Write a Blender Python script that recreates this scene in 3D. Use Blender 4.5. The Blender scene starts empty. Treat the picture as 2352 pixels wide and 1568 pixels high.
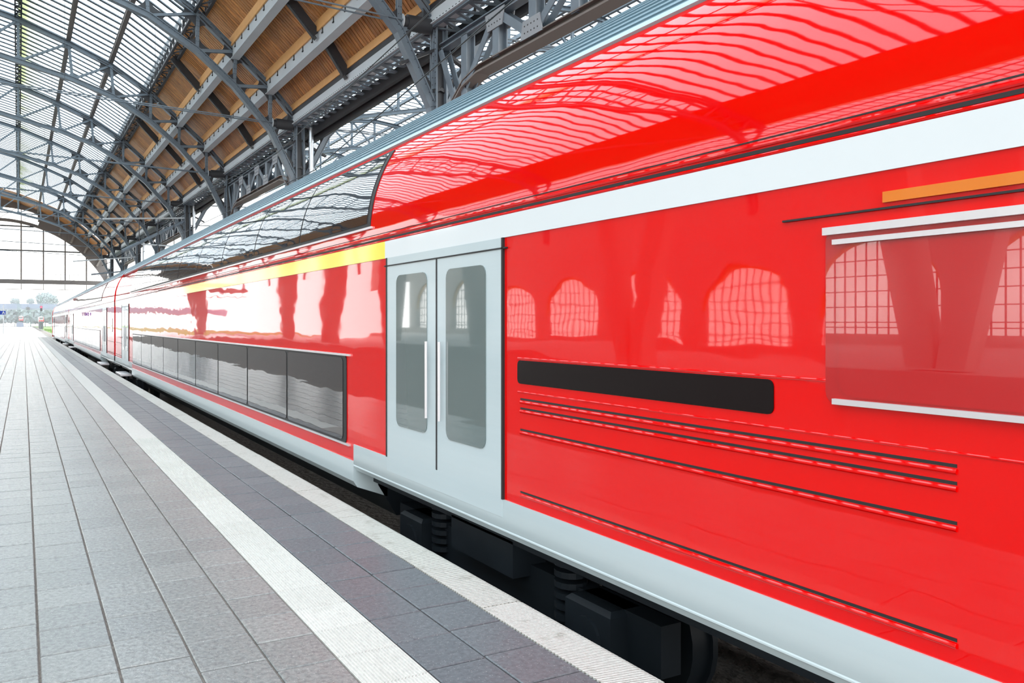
import bpy, math, random
from mathutils import Vector, Matrix
random.seed(7)
C = bpy.context.scene.collection
PI = math.pi

# ------------------------------------------------------------------ camera
F, CX, V0 = 1825.0, 998.0, 740.0          # focal length, principal column, horizon row (2352x1568 frame)
EYE = 1.6
cam_d = bpy.data.cameras.new('camera'); cam = bpy.data.objects.new('camera', cam_d); C.objects.link(cam)
cam_d.sensor_width = 36.0; cam_d.lens = 36.0*F/2352
cam_d.shift_x = (1176-CX)/2352; cam_d.shift_y = -(784-V0)/2352
cam_d.clip_start = .05; cam_d.clip_end = 2000
TH = math.atan((CX-54)/F)
cam.location = (0, 0, EYE); cam.rotation_euler = (PI/2, 0, -TH)
bpy.context.scene.camera = cam

# ------------------------------------------------------------------ world and exposure
w = bpy.data.worlds.new('sky'); bpy.context.scene.world = w; w.use_nodes = True
nt = w.node_tree; nt.nodes.clear()
tc = nt.nodes.new('ShaderNodeTexCoord'); sp = nt.nodes.new('ShaderNodeSeparateXYZ')
rp = nt.nodes.new('ShaderNodeValToRGB'); bg = nt.nodes.new('ShaderNodeBackground'); ow = nt.nodes.new('ShaderNodeOutputWorld')
rp.color_ramp.elements[0].position = 0.0; rp.color_ramp.elements[0].color = (1.0, .985, .96, 1)
rp.color_ramp.elements[1].position = 0.8; rp.color_ramp.elements[1].color = (.91, .96, 1.0, 1)
nt.links.new(tc.outputs['Generated'], sp.inputs[0]); nt.links.new(sp.outputs['Z'], rp.inputs[0])
nt.links.new(rp.outputs[0], bg.inputs[0]); bg.inputs[1].default_value = 4.2
nt.links.new(bg.outputs[0], ow.inputs[0])
vs = bpy.context.scene.view_settings
bpy.context.scene.display_settings.display_device = 'sRGB'
vs.view_transform = 'Standard'; vs.look = 'None'; vs.gamma = 1; vs.exposure = 0.0
vs.use_curve_mapping = False

# ------------------------------------------------------------------ materials
def principled(name, col, rough=.5, metal=0, coat=0, coat_ior=1.5, coat_rough=.05, spec=.5, noise=None, bump=None):
    m = bpy.data.materials.new(name); m.use_nodes = True
    n = m.node_tree.nodes; l = m.node_tree.links; b = n['Principled BSDF']
    b.inputs['Base Color'].default_value = (*col, 1); b.inputs['Roughness'].default_value = rough
    b.inputs['Metallic'].default_value = metal; b.inputs['Specular IOR Level'].default_value = spec
    b.inputs['Coat Weight'].default_value = coat; b.inputs['Coat IOR'].default_value = coat_ior
    b.inputs['Coat Roughness'].default_value = coat_rough
    tcn = n.new('ShaderNodeTexCoord')
    if noise:
        scale, amount, c2 = noise
        mp = n.new('ShaderNodeMapping'); mp.inputs['Scale'].default_value = scale if isinstance(scale, tuple) else (scale,)*3
        nz = n.new('ShaderNodeTexNoise'); nz.inputs['Scale'].default_value = 1; nz.inputs['Detail'].default_value = 6; nz.inputs['Roughness'].default_value = .65
        r = n.new('ShaderNodeValToRGB'); r.color_ramp.elements[0].position = .5-amount; r.color_ramp.elements[1].position = .5+amount
        r.color_ramp.elements[0].color = (*c2, 1); r.color_ramp.elements[1].color = (*col, 1)
        l.new(tcn.outputs['Object'], mp.inputs[0]); l.new(mp.outputs[0], nz.inputs[0]); l.new(nz.outputs[0], r.inputs[0]); l.new(r.outputs[0], b.inputs['Base Color'])
    if bump:
        scale, dist = bump
        mp = n.new('ShaderNodeMapping'); mp.inputs['Scale'].default_value = scale if isinstance(scale, tuple) else (scale,)*3
        nz = n.new('ShaderNodeTexNoise'); nz.inputs['Scale'].default_value = 1; nz.inputs['Detail'].default_value = 4
        bp = n.new('ShaderNodeBump'); bp.inputs['Distance'].default_value = dist; bp.inputs['Strength'].default_value = 1
        l.new(tcn.outputs['Object'], mp.inputs[0]); l.new(mp.outputs[0], nz.inputs[0]); l.new(nz.outputs[0], bp.inputs['Height']); l.new(bp.outputs[0], b.inputs['Normal'])
        if coat: l.new(bp.outputs[0], b.inputs['Coat Normal'])
    return m

M = {}
M['steel'] = principled('painted_steel', (.17, .215, .255), .42, noise=(1.3, .3, (.12, .15, .18)))
M['steel_dark'] = principled('dark_and_shaded_steel', (.045, .048, .054), .5, noise=(.8, .3, (.025, .027, .032)))  # for dark parts; on outer truss plates, the steel paint with shade put in
M['steel_light'] = principled('light_grey_beam', (.60, .65, .68), .5, noise=(.7, .3, (.50, .55, .58)))
M['gusset_grey'] = principled('grey_gusset_plate', (.27, .29, .31), .45)
M['brown_steel'] = principled('taupe_purlin', (.17, .145, .13), .55)
M['zinc'] = principled('zinc_pipe', (.62, .66, .70), .28, metal=.9)
M['red'] = principled('red_coach_paint', (.66, .0, .0), .35, coat=1, coat_ior=1.6, coat_rough=.025, spec=.0, bump=((.9, .25, .7), .012))
M['red_film'] = principled('red_glossy_window', (.42, .0, .002), .12, coat=1, coat_ior=1.7, coat_rough=.01)
M['white_paint'] = principled('white_coach_paint', (.62, .67, .69), .3, coat=.6, coat_rough=.06)
M['yellow'] = principled('yellow_stripe_paint', (.88, .70, .0), .3, coat=.6, coat_rough=.06)
M['grey_paint'] = principled('light_grey_coach_paint', (.48, .56, .58), .32, coat=.6, coat_rough=.08, noise=((.5, .12, 3), .3, (.40, .49, .52)))
M['roof_paint'] = principled('blue_grey_coach_roof', (.20, .32, .38), .4, coat=.3, coat_rough=.2, noise=((6, .15, 6), .35, (.15, .24, .30)))
M['trainglass'] = principled('tinted_train_glass', (.018, .016, .018), .04, coat=1, coat_ior=1.75, coat_rough=.01, spec=.3, bump=((.5, .3, .5), .01))
M['doorglass'] = principled('door_glass', (.10, .14, .14), .05, coat=1, coat_ior=1.9, coat_rough=.02)
M['vent_black'] = principled('black_vent_panel', (.006, .003, .003), .35, spec=.2)
M['black'] = principled('black_rubber', (.012, .012, .013), .55)
M['bogie'] = principled('dark_bogie_steel', (.014, .02, .026), .45, noise=(2, .3, (.006, .009, .012)), spec=.25)
M['gutter'] = principled('blue_grey_gutter', (.36, .48, .53), .35)
M['alu'] = principled('aluminium_frame', (.72, .70, .72), .3, metal=.6)
M['concrete'] = principled('concrete', (.42, .40, .37), .8, noise=(.8, .3, (.34, .32, .30)))
M['wall'] = principled('gable_wall', (.27, .25, .24), .85, noise=(.2, .3, (.22, .205, .20)))
M['ballast'] = principled('ballast', (.13, .115, .10), .95, noise=(9, .3, (.05, .045, .04)), bump=(12, .06))
M['rail'] = principled('rail_steel', (.32, .30, .30), .25, metal=.8)
M['sleeper'] = principled('sleeper', (.24, .22, .20), .9)
M['grass'] = principled('grass', (.16, .25, .05), .9, noise=(.15, .3, (.09, .18, .03)), bump=(2, .2))
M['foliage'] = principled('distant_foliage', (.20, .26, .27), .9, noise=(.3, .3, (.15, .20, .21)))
M['mast'] = principled('green_mast_steel', (.13, .20, .19), .6)
M['sign_blue'] = principled('blue_sign', (.01, .05, .42), .4)
M['sign_white'] = principled('white_sign', (.85, .85, .85), .4)
M['post_white'] = principled('white_post', (.75, .76, .78), .4)
M['bridge'] = principled('bridge_steel', (.16, .19, .25), .6)
M['screen_blue'] = principled('blue_bridge_screen', (.13, .17, .26), .5)
M['orange'] = principled('orange_strip', (.62, .16, .0), .35, coat=.8, coat_rough=.05)
M['sill'] = principled('ochre_glass_border', (.75, .42, .08), .3)

# paving: each tile its own tint through the object's random value, plus speckle and pits
def paving(name, ca, cb, rough, speck=True, ribs=None, dirt=0, island=False):
    m = bpy.data.materials.new(name); m.use_nodes = True
    n = m.node_tree.nodes; l = m.node_tree.links; b = n['Principled BSDF']
    geo = n.new('ShaderNodeNewGeometry'); oi = n.new('ShaderNodeObjectInfo')
    rnd = geo.outputs['Random Per Island'] if island else oi.outputs['Random']
    mx = n.new('ShaderNodeMixRGB'); mx.inputs[1].default_value = (*ca, 1); mx.inputs[2].default_value = (*cb, 1); l.new(rnd, mx.inputs[0])
    nz = n.new('ShaderNodeTexNoise'); nz.inputs['Scale'].default_value = 38; nz.inputs['Detail'].default_value = 9; nz.inputs['Roughness'].default_value = .7
    l.new(geo.outputs['Position'], nz.inputs[0])
    r = n.new('ShaderNodeValToRGB'); r.color_ramp.elements[0].position = .36; r.color_ramp.elements[0].color = (.62, .62, .64, 1)
    r.color_ramp.elements[1].position = .60; r.color_ramp.elements[1].color = (1.12, 1.12, 1.1, 1); l.new(nz.outputs[0], r.inputs[0])
    m2 = n.new('ShaderNodeMixRGB'); m2.blend_type = 'MULTIPLY'; m2.inputs[0].default_value = .9 if speck else .35
    l.new(mx.outputs[0], m2.inputs[1]); l.new(r.outputs[0], m2.inputs[2]); col = m2.outputs[0]
    if speck:                                                # pale specks
        vo = n.new('ShaderNodeTexVoronoi'); vo.inputs['Scale'].default_value = 60; l.new(geo.outputs['Position'], vo.inputs[0])
        lt = n.new('ShaderNodeMath'); lt.operation = 'LESS_THAN'; lt.inputs[1].default_value = .13; l.new(vo.outputs['Distance'], lt.inputs[0])
        ml = n.new('ShaderNodeMath'); ml.operation = 'MULTIPLY'; ml.inputs[1].default_value = .45; l.new(lt.outputs[0], ml.inputs[0])
        m3 = n.new('ShaderNodeMixRGB'); m3.inputs[2].default_value = (.62, .62, .58, 1); l.new(ml.outputs[0], m3.inputs[0]); l.new(col, m3.inputs[1]); col = m3.outputs[0]
    if dirt:
        n2 = n.new('ShaderNodeTexNoise'); n2.inputs['Scale'].default_value = 5; n2.inputs['Detail'].default_value = 8; n2.inputs['Roughness'].default_value = .75; l.new(geo.outputs['Position'], n2.inputs[0])
        r2 = n.new('ShaderNodeValToRGB'); r2.color_ramp.elements[0].position = .55; r2.color_ramp.elements[0].color = (0, 0, 0, 1); r2.color_ramp.elements[1].position = .72; r2.color_ramp.elements[1].color = (dirt, dirt, dirt, 1)
        l.new(n2.outputs[0], r2.inputs[0])
        m4 = n.new('ShaderNodeMixRGB'); m4.inputs[2].default_value = (.25, .24, .20, 1); l.new(r2.outputs[0], m4.inputs[0]); l.new(col, m4.inputs[1]); col = m4.outputs[0]
    l.new(col, b.inputs['Base Color']); b.inputs['Roughness'].default_value = rough
    nb = n.new('ShaderNodeTexNoise'); nb.inputs['Scale'].default_value = 22; nb.inputs['Detail'].default_value = 7; l.new(geo.outputs['Position'], nb.inputs[0])
    hgt = nb.outputs[0]
    if ribs:
        wv = n.new('ShaderNodeTexWave'); wv.wave_type = 'BANDS'; wv.bands_direction = ribs[0]; wv.inputs['Scale'].default_value = ribs[1]
        l.new(geo.outputs['Position'], wv.inputs[0]); ad = n.new('ShaderNodeMath'); ad.operation = 'MULTIPLY_ADD'; ad.inputs[1].default_value = .8
        l.new(wv.outputs[0], ad.inputs[0]); l.new(hgt, ad.inputs[2]); hgt = ad.outputs[0]
    bp = n.new('ShaderNodeBump'); bp.inputs['Distance'].default_value = .010 if ribs else .0035; bp.inputs['Strength'].default_value = .9
    l.new(hgt, bp.inputs['Height']); l.new(bp.outputs[0], b.inputs['Normal'])
    return m
TA, TB = (.21, .225, .225), (.25, .265, .262)
M['tile'] = paving('grey_paving', TA, TB, .24)
M['tile_far'] = paving('grey_paving_far', TA, TB, .24, island=True)
M['tile_dark'] = paving('shaded_paving', (.105, .12, .135), (.125, .14, .155), .36)  # darkened paving by the kerb; the train's shade is put into the colour
M['tile_dark_far'] = paving('shaded_paving_far', (.105, .12, .135), (.125, .14, .155), .36, island=True)
M['tactile'] = paving('white_ribbed_paving', (.56, .56, .53), (.60, .60, .57), .5, speck=False, dirt=.3)
M['coping'] = paving('white_kerb', (.55, .55, .51), (.60, .60, .56), .5, speck=False, ribs=('DIAGONAL', 24), dirt=.85)
M['joint'] = principled('sand_joint', (.24, .205, .18), .95, noise=(30, .3, (.07, .06, .055)))

def wood_mat():
    m = bpy.data.materials.new('varnished_pine_boards'); m.use_nodes = True
    n = m.node_tree.nodes; l = m.node_tree.links; b = n['Principled BSDF']
    t = n.new('ShaderNodeTexCoord'); mp = n.new('ShaderNodeMapping'); mp.inputs['Scale'].default_value = (.7, 5, .7)
    nz = n.new('ShaderNodeTexNoise'); nz.inputs['Scale'].default_value = 2.2; nz.inputs['Detail'].default_value = 8; nz.inputs['Roughness'].default_value = .7
    r = n.new('ShaderNodeValToRGB'); r.color_ramp.elements[0].position = .30; r.color_ramp.elements[0].color = (.28, .10, .025, 1)
    r.color_ramp.elements[1].position = .62; r.color_ramp.elements[1].color = (.78, .37, .115, 1)
    g = n.new('ShaderNodeNewGeometry'); mx = n.new('ShaderNodeMixRGB'); mx.blend_type = 'MULTIPLY'; mx.inputs[0].default_value = 1
    r2 = n.new('ShaderNodeValToRGB'); r2.color_ramp.elements[0].color = (.72, .70, .68, 1); r2.color_ramp.elements[1].color = (1.08, 1.06, 1.0, 1)
    l.new(t.outputs['Object'], mp.inputs[0]); l.new(mp.outputs[0], nz.inputs[0]); l.new(nz.outputs[0], r.inputs[0]); l.new(g.outputs['Random Per Island'], r2.inputs[0])
    l.new(r.outputs[0], mx.inputs[1]); l.new(r2.outputs[0], mx.inputs[2]); l.new(mx.outputs[0], b.inputs['Base Color']); b.inputs['Roughness'].default_value = .45
    return m
M['wood'] = wood_mat()
M['wood_light'] = principled('pale_pine_fascia', (.86, .50, .20), .5, noise=(2, .3, (.74, .38, .13)))
M['wood_back'] = principled('board_joint_shadow_gap', (.05, .022, .008), .8)

def glass_mat(name, tint, fac, c2=None):
    m = bpy.data.materials.new(name); m.use_nodes = True
    n = m.node_tree.nodes; l = m.node_tree.links; n.clear()
    o = n.new('ShaderNodeOutputMaterial'); tr = n.new('ShaderNodeBsdfTransparent'); tr.inputs[0].default_value = (*tint, 1)
    tl = n.new('ShaderNodeBsdfTranslucent'); tl.inputs[0].default_value = (.8, .85, .88, 1)
    gl = n.new('ShaderNodeBsdfGlossy'); gl.inputs['Roughness'].default_value = .08
    m1 = n.new('ShaderNodeMixShader'); m1.inputs[0].default_value = fac; m2 = n.new('ShaderNodeMixShader'); m2.inputs[0].default_value = .05
    if c2:
        t = n.new('ShaderNodeTexCoord'); nz = n.new('ShaderNodeTexNoise'); nz.inputs['Scale'].default_value = .35; nz.inputs['Detail'].default_value = 6
        r = n.new('ShaderNodeValToRGB'); r.color_ramp.elements[0].position = .35; r.color_ramp.elements[0].color = (*c2, 1); r.color_ramp.elements[1].position = .72; r.color_ramp.elements[1].color = (*tint, 1)
        sx = n.new('ShaderNodeSeparateXYZ'); ms = n.new('ShaderNodeMath'); ms.operation = 'MULTIPLY_ADD'; ms.inputs[1].default_value = .16
        l.new(t.outputs['Object'], nz.inputs[0]); l.new(t.outputs['Object'], sx.inputs[0]); l.new(sx.outputs[0], ms.inputs[0]); l.new(nz.outputs[0], ms.inputs[2])
        l.new(ms.outputs[0], r.inputs[0]); l.new(r.outputs[0], tr.inputs[0])
    l.new(tr.outputs[0], m1.inputs[1]); l.new(tl.outputs[0], m1.inputs[2]); l.new(m1.outputs[0], m2.inputs[1]); l.new(gl.outputs[0], m2.inputs[2]); l.new(m2.outputs[0], o.inputs[0])
    return m
M['glass'] = glass_mat('roof_glass', (.90, .95, .98), .15)
M['glass_green'] = glass_mat('algae_stained_roof_glass', (.90, .95, .95), .12, (.30, .33, .10))
M['gable_glass'] = glass_mat('gable_glass', (.96, .96, .95), .05)
def emit(name, col, s):
    m = bpy.data.materials.new(name); m.use_nodes = True; b = m.node_tree.nodes['Principled BSDF']
    b.inputs['Base Color'].default_value = (*col, 1); b.inputs['Emission Color'].default_value = (*col, 1); b.inputs['Emission Strength'].default_value = s
    return m
M['signal_red'] = emit('red_signal_lamp', (1, .02, .06), 4)

# ------------------------------------------------------------------ mesh helpers
class MB:
    def __init__(s): s.v = []; s.f = []
    def add(s, vs_, fs):
        k = len(s.v); s.v += [tuple(p) for p in vs_]; s.f += [tuple(i+k for i in f) for f in fs]
    def box(s, x0, x1, y0, y1, z0, z1):
        s.add([(x0,y0,z0),(x1,y0,z0),(x1,y1,z0),(x0,y1,z0),(x0,y0,z1),(x1,y0,z1),(x1,y1,z1),(x0,y1,z1)],
              [(0,3,2,1),(4,5,6,7),(0,1,5,4),(1,2,6,5),(2,3,7,6),(3,0,4,7)]); return s
    def bevbox(s, x0, x1, y0, y1, z0, z1, b):
        s.add([(x0,y0,z0),(x1,y0,z0),(x1,y1,z0),(x0,y1,z0),(x0,y0,z1-b),(x1,y0,z1-b),(x1,y1,z1-b),(x0,y1,z1-b),
               (x0+b,y0+b,z1),(x1-b,y0+b,z1),(x1-b,y1-b,z1),(x0+b,y1-b,z1)],
              [(0,3,2,1),(8,9,10,11),(0,1,5,4),(1,2,6,5),(2,3,7,6),(3,0,4,7),(4,5,9,8),(5,6,10,9),(6,7,11,10),(7,4,8,11)]); return s
    def beam(s, p, q, w_, h_, side=(0, 1, 0)):
        """box bar from p to q; w_ along 'side', h_ across both"""
        p = Vector(p); q = Vector(q); d = (q-p).normalized(); sd = Vector(side); sd = (sd-d*sd.dot(d))
        if sd.length < 1e-4: sd = Vector((1,0,0))-d*d.x
        sd.normalize(); up = d.cross(sd).normalized(); a = sd*w_/2; b = up*h_/2
        vs_ = [p-a-b,p+a-b,p+a+b,p-a+b,q-a-b,q+a-b,q+a+b,q-a+b]
        s.add(vs_, [(0,3,2,1),(4,5,6,7),(0,1,5,4),(1,2,6,5),(2,3,7,6),(3,0,4,7)]); return s
    def ibeam(s, p, q, w_, h_, t=.03, side=(0, 1, 0)):
        p = Vector(p); q = Vector(q); d = (q-p).normalized(); sd = Vector(side); sd = (sd-d*sd.dot(d)).normalized(); up = d.cross(sd).normalized()
        s.beam(p, q, t, h_-t, side)
        for k in (-1, 1):
            o = up*k*(h_/2-t/2); s.beam(p+o, q+o, w_, t, side)
        return s
    def tube(s, p, q, r, n=8, r2=None, caps=True):
        p = Vector(p); q = Vector(q); d = (q-p).normalized(); a = d.orthogonal().normalized(); b = d.cross(a); r2 = r if r2 is None else r2
        vs_ = [p+(a*math.cos(2*PI*i/n)+b*math.sin(2*PI*i/n))*r for i in range(n)]+[q+(a*math.cos(2*PI*i/n)+b*math.sin(2*PI*i/n))*r2 for i in range(n)]
        fs = [(i,(i+1)%n,n+(i+1)%n,n+i) for i in range(n)]
        if caps: fs += [tuple(range(n-1,-1,-1)), tuple(range(n,2*n))]
        s.add(vs_, fs); return s
    def path(s, pts, r, n=5):
        for a, b in zip(pts[:-1], pts[1:]): s.tube(a, b, r, n)
        return s
    def prism_xz(s, poly, y0, y1):
        n = len(poly); vs_ = [(x,y0,z) for x,z in poly]+[(x,y1,z) for x,z in poly]
        s.add(vs_, [tuple(range(n)), tuple(range(2*n-1,n-1,-1))]+[(i+n,(i+1)%n+n,(i+1)%n,i) for i in range(n)]); return s
    def prism_yz(s, poly, x0, x1):
        n = len(poly); vs_ = [(x0,y,z) for y,z in poly]+[(x1,y,z) for y,z in poly]
        s.add(vs_, [tuple(range(n-1,-1,-1)), tuple(range(n,2*n))]+[(i,(i+1)%n,(i+1)%n+n,i+n) for i in range(n)]); return s
    def rivet(s, c, ax, r=.022):
        c = Vector(c); ax = Vector(ax); a = ax.orthogonal().normalized()*r; b = ax.cross(a)
        s.add([c+a, c+b, c-a, c-b, c+ax*r*.8], [(0,1,4),(1,2,4),(2,3,4),(3,0,4)]); return s
    def mesh(s, name, mat, smooth=False):
        me = bpy.data.meshes.new(name); me.from_pydata(s.v, [], s.f); me.update()
        me.materials.append(mat if not isinstance(mat, str) else M[mat])
        if smooth:
            me.shade_smooth(); me.set_sharp_from_angle(angle=math.radians(32))
        return me
    def build(s, name, mat, parent=None, smooth=False, kind=None):
        o = bpy.data.objects.new(name, s.mesh(name, mat, smooth)); C.objects.link(o)
        if parent: o.parent = parent
        if kind: o['kind'] = kind
        return o
def tag(o, label, cat, group=None, kind=None):
    o['label'] = label; o['category'] = cat
    if group: o['group'] = group
    if kind: o['kind'] = kind
    return o
def empty(name, loc=(0,0,0), rz=0, parent=None):
    o = bpy.data.objects.new(name, None); C.objects.link(o); o.location = loc; o.rotation_euler = (0,0,rz); o.empty_display_size = .2
    if parent: o.parent = parent
    return o
def inst(name, me, loc, parent=None, rz=0, kind=None, scale=None):
    o = bpy.data.objects.new(name, me); C.objects.link(o); o.location = loc; o.rotation_euler = (0,0,rz)
    if parent: o.parent = parent
    if kind: o['kind'] = kind
    if scale: o.scale = scale
    return o
KIDS = {}
def copy_tree(o, parent=None):
    c = o.copy(); C.objects.link(c); c.parent = parent
    for ch in list(o.children): copy_tree(ch, c)
    return c

# ------------------------------------------------------------------ hall frame
S = 56.0; PHI = math.radians(.30)
def hall(x, y, z=0): return (x*math.cos(PHI)-y*math.sin(PHI), x*math.sin(PHI)+y*math.cos(PHI), z)
T0, BAY = .44*S, .28*S
def TY(n): return T0+BAY*n
ZT = lambda hh: hh*S+EYE
top_r = [(.0,.337),(.0512,.319),(.0962,.3003),(.1408,.2727),(.1741,.2443),(.2058,.2168),(.2306,.190)]
bot_r = [(.0,.291),(.055,.2786),(.099,.264),(.140,.2402),(.1727,.2134),(.2059,.1776),(.2285,.134)]
mid_x = [-.0425]; CEN = -.085
top_h = [(CEN,.3515),(-.0425,.3475)]; bot_h = [(CEN,.3035),(-.0425,.3005)]
RT = [(x*S, ZT(h)) for x, h in top_h+top_r]; RB = [(x*S, ZT(h)) for x, h in bot_h+bot_r]
mir = lambda p: (2*CEN*S-p[0], p[1])
TOP = [mir(p) for p in RT[:0:-1]]+RT; BOT = [mir(p) for p in RB[:0:-1]]+RB
XC = .2336*S; XL = mir((XC,0))[0]; HW = XC-XL
P0, PA, PB, P1, B1, B2, B3 = [(x*S, ZT(h)) for x, h in top_r]
YG = 2.6*S

# ================================================================== SETTING: platform, track bed
XE = 2.551; XCI = 2.279; SR = 1.649; SL = 1.332
cols_l = [1.0315, .717, .393, .067]           # joints left of the white strip
while cols_l[-1] > -9: cols_l.append(cols_l[-1]-.325)
floor = MB(); floor.box(-20, XCI, -8, 330, -.80, -.012); floor.box(XCI, XE-.02, -8, 330, -.80, -.35)
floor = floor.build('floor', 'joint'); floor['kind'] = 'structure'
far = MB().box(-20, XE-.02, 96, 330, -.06, -.002).build('far_paving', 'tile_far', floor)
J = .005; ROW = .347
def tile_mesh(w_, l_, mat, h_=.05, b=.005, sub=0):
    m = MB().bevbox(-w_/2, w_/2, -l_/2, l_/2, -h_, 0, b); return m.mesh('paving_tile', mat)
columns = [(SL, cols_l[0], 'tile')]+[(cols_l[i], cols_l[i+1], 'tile') for i in range(len(cols_l)-1)]
darkcols = [(XCI, 1.963, 'tile_dark'), (1.963, SR, 'tile_dark')]
Y0 = 1.9; NEAR = 11.4
farm = {'tile': MB(), 'tile_dark': MB()}
cache = {}
for ci, (xr, xl, mt) in enumerate(columns+darkcols):
    wd = xr-xl-J*2; off = random.uniform(-.17, .17); y = Y0+off
    jit = 0
    while y < 96:
        ln = ROW
        cx_, cy_ = (xr+xl)/2, y+ln/2
        vis = cy_ > -.2 and (cx_ > -.035*cy_-.35)
        if vis:
            if cy_ < NEAR:
                key = (round(wd, 3), mt)
                if key not in cache: cache[key] = tile_mesh(wd, ln-.011, mt)
                inst('paving_tile', cache[key], (cx_, cy_, random.uniform(-.0015, .0015)), floor)
            else:
                dz = random.uniform(-.001, .001)
                farm[mt].bevbox(cx_-wd/2, cx_+wd/2, cy_-ln/2+.0055, cy_+ln/2-.0055, -.05, dz, .005)
        y += ln
farm['tile'].build('paving_tiles', 'tile_far', floor, kind='stuff')
farm['tile_dark'].build('shaded_tiles', 'tile_dark_far', floor, kind='stuff')  # far part of the columns with the train's shade painted in
# ribbed white guiding strip
def rib_tile(w_, l_, n=18):
    m = MB(); m.box(-w_/2, w_/2, -l_/2, l_/2, -.05, -.0028); st = w_/n
    for i in range(n):
        a = -w_/2+st*(i+.16); b = a+st*.62; q = .0022
        m.add([(a,-l_/2,-.003),(b,-l_/2,-.003),(b-q,-l_/2,.003),(a+q,-l_/2,.003),(a,l_/2,-.003),(b,l_/2,-.003),(b-q,l_/2,.003),(a+q,l_/2,.003)],
              [(0,1,2,3),(7,6,5,4),(3,2,6,7),(1,5,6,2),(0,3,7,4)])
    return m
rt = rib_tile(SR-SL-.008, ROW-.004).mesh('ribbed_tile', 'tactile'); y = Y0-.05
strip_far = MB()
while y < 96:
    if y < NEAR: inst('ribbed_tile', rt, ((SL+SR)/2, y+ROW/2, 0), floor)
    else: strip_far.bevbox(SL+.004, SR-.004, y+.002, y+ROW-.002, -.05, .001, .003)
    y += ROW
strip_far.build('ribbed_tiles', 'tactile', floor, kind='stuff')
# kerb stones
kb = MB()
prof = [(0,-.30),(0,.0),(.235,.0),(.262,-.008),(.272,-.03),(.272,-.30)]
for a in (-1,): kb.add([(x, -.572, z) for x, z in prof]+[(x, .572, z) for x, z in prof], [(0,1,2,3,4,5),(11,10,9,8,7,6)]+[(i+6,(i+1)%6+6,(i+1)%6,i) for i in range(6)])
km = kb.mesh('kerb_stone', 'coping')
y = .95-1.152*8
while y < 320:
    inst('kerb_stone', km, (XCI+.003, y, random.uniform(-.002, .002)), floor) if y > -2 and y < 120 else None
    y += 1.152
MB().box(XCI, XE, 120.5, 330, -.3, 0).build('far_kerb', 'coping', floor)
MB().box(-20, XE-.1, -8, 330, -1.1, -.81).build('footing', 'concrete', floor)

ground = MB().box(-90, 160, -60, 700, -1.6, -1.12).build('ground', 'ballast'); ground['kind'] = 'structure'
bed = MB().prism_xz([(XE-.08,-1.12),(XE-.08,-.98),(9.9,-.98),(9.9,-1.12)], -8, 420).build('track_bed', 'ballast'); bed['kind'] = 'structure'
TC = 4.35                                          # centre line of the train's track
slm = MB().bevbox(-1.3, 1.3, -.13, .13, -.12, 0, .02).mesh('sleeper', 'sleeper')
sl_st = MB()
for y in range(0, 220):
    yy = 100+y*.7; sl_st.bevbox(TC-1.3, TC+1.3, yy-.13, yy+.13, -1.0, -.93, .02)
sl_st.build('sleepers', 'sleeper', bed, kind='stuff')
def rail(x, y0, y1, lab):
    m = MB(); p = [(-.07,0),(.07,0),(.07,.012),(.012,.03),(.012,.10),(.035,.115),(.035,.15),(-.035,.15),(-.035,.115),(-.012,.10),(-.012,.03),(-.07,.012)]
    m.prism_xz([(x+a, -.93+b) for a, b in p], y0, y1)
    return tag(m.build('rail', 'rail'), lab, 'rail')
rail(TC-.7525, -8, 420, 'steel rail nearest the platform edge, running under the red train')
rail(TC+.7525, -8, 420, 'far steel rail of the track the red train stands on')
# platform behind the train carrying the columns
p2 = MB().box(10.2, 17.5, -8, 200, -1.1, -.02).build('floor', 'concrete'); p2['kind'] = 'structure'
MB().box(10.2, 10.5, -8, 200, -.02, .02).build('kerb', 'coping', p2)

# ================================================================== TRUSSES
def fillet(m, v, a, b, r, y0, y1, ins=.03, n=7):
    """gusset with a concave edge in corner v between directions to a and b (XZ plane)"""
    V = Vector((v[0],v[1])); A = (Vector(a)-V); B = (Vector(b)-V)
    la, lb = A.length, B.length; A.normalize(); B.normalize()
    ang = A.angle(B)
    if ang < .25 or ang > 2.7: r *= .6
    ra = min(r, la*.45); rb = min(r, lb*.45)
    pa, pb = V+A*ra, V+B*rb; ctl = V+(A*ra+B*rb)*.22
    pts = [V]+[(pa*(1-t)**2+ctl*2*t*(1-t)+pb*t*t) for t in [i/n for i in range(n+1)]]
    poly = [(p.x, p.y) for p in pts]
    area = sum(poly[i][0]*poly[(i+1)%len(poly)][1]-poly[(i+1)%len(poly)][0]*poly[i][1] for i in range(len(poly)))
    if area < 0: poly = poly[::-1]
    m.prism_xz(poly, y0, y1)
def rivet_row(m, p, q, y, step=.24, off=.07, r=.022):
    P = Vector((p[0],0,p[1])); Q = Vector((q[0],0,q[1])); d = Q-P; L = d.length; d.normalize(); nrm = Vector((-d.z,0,d.x))
    k = int(L/step)
    for i in range(k):
        for sgn in (-1, 1):
            c = P+d*(i+.5)*step+nrm*off*sgn; m.rivet((c.x, y, c.z), (0,-1,0), r)
N = len(TOP)
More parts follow.
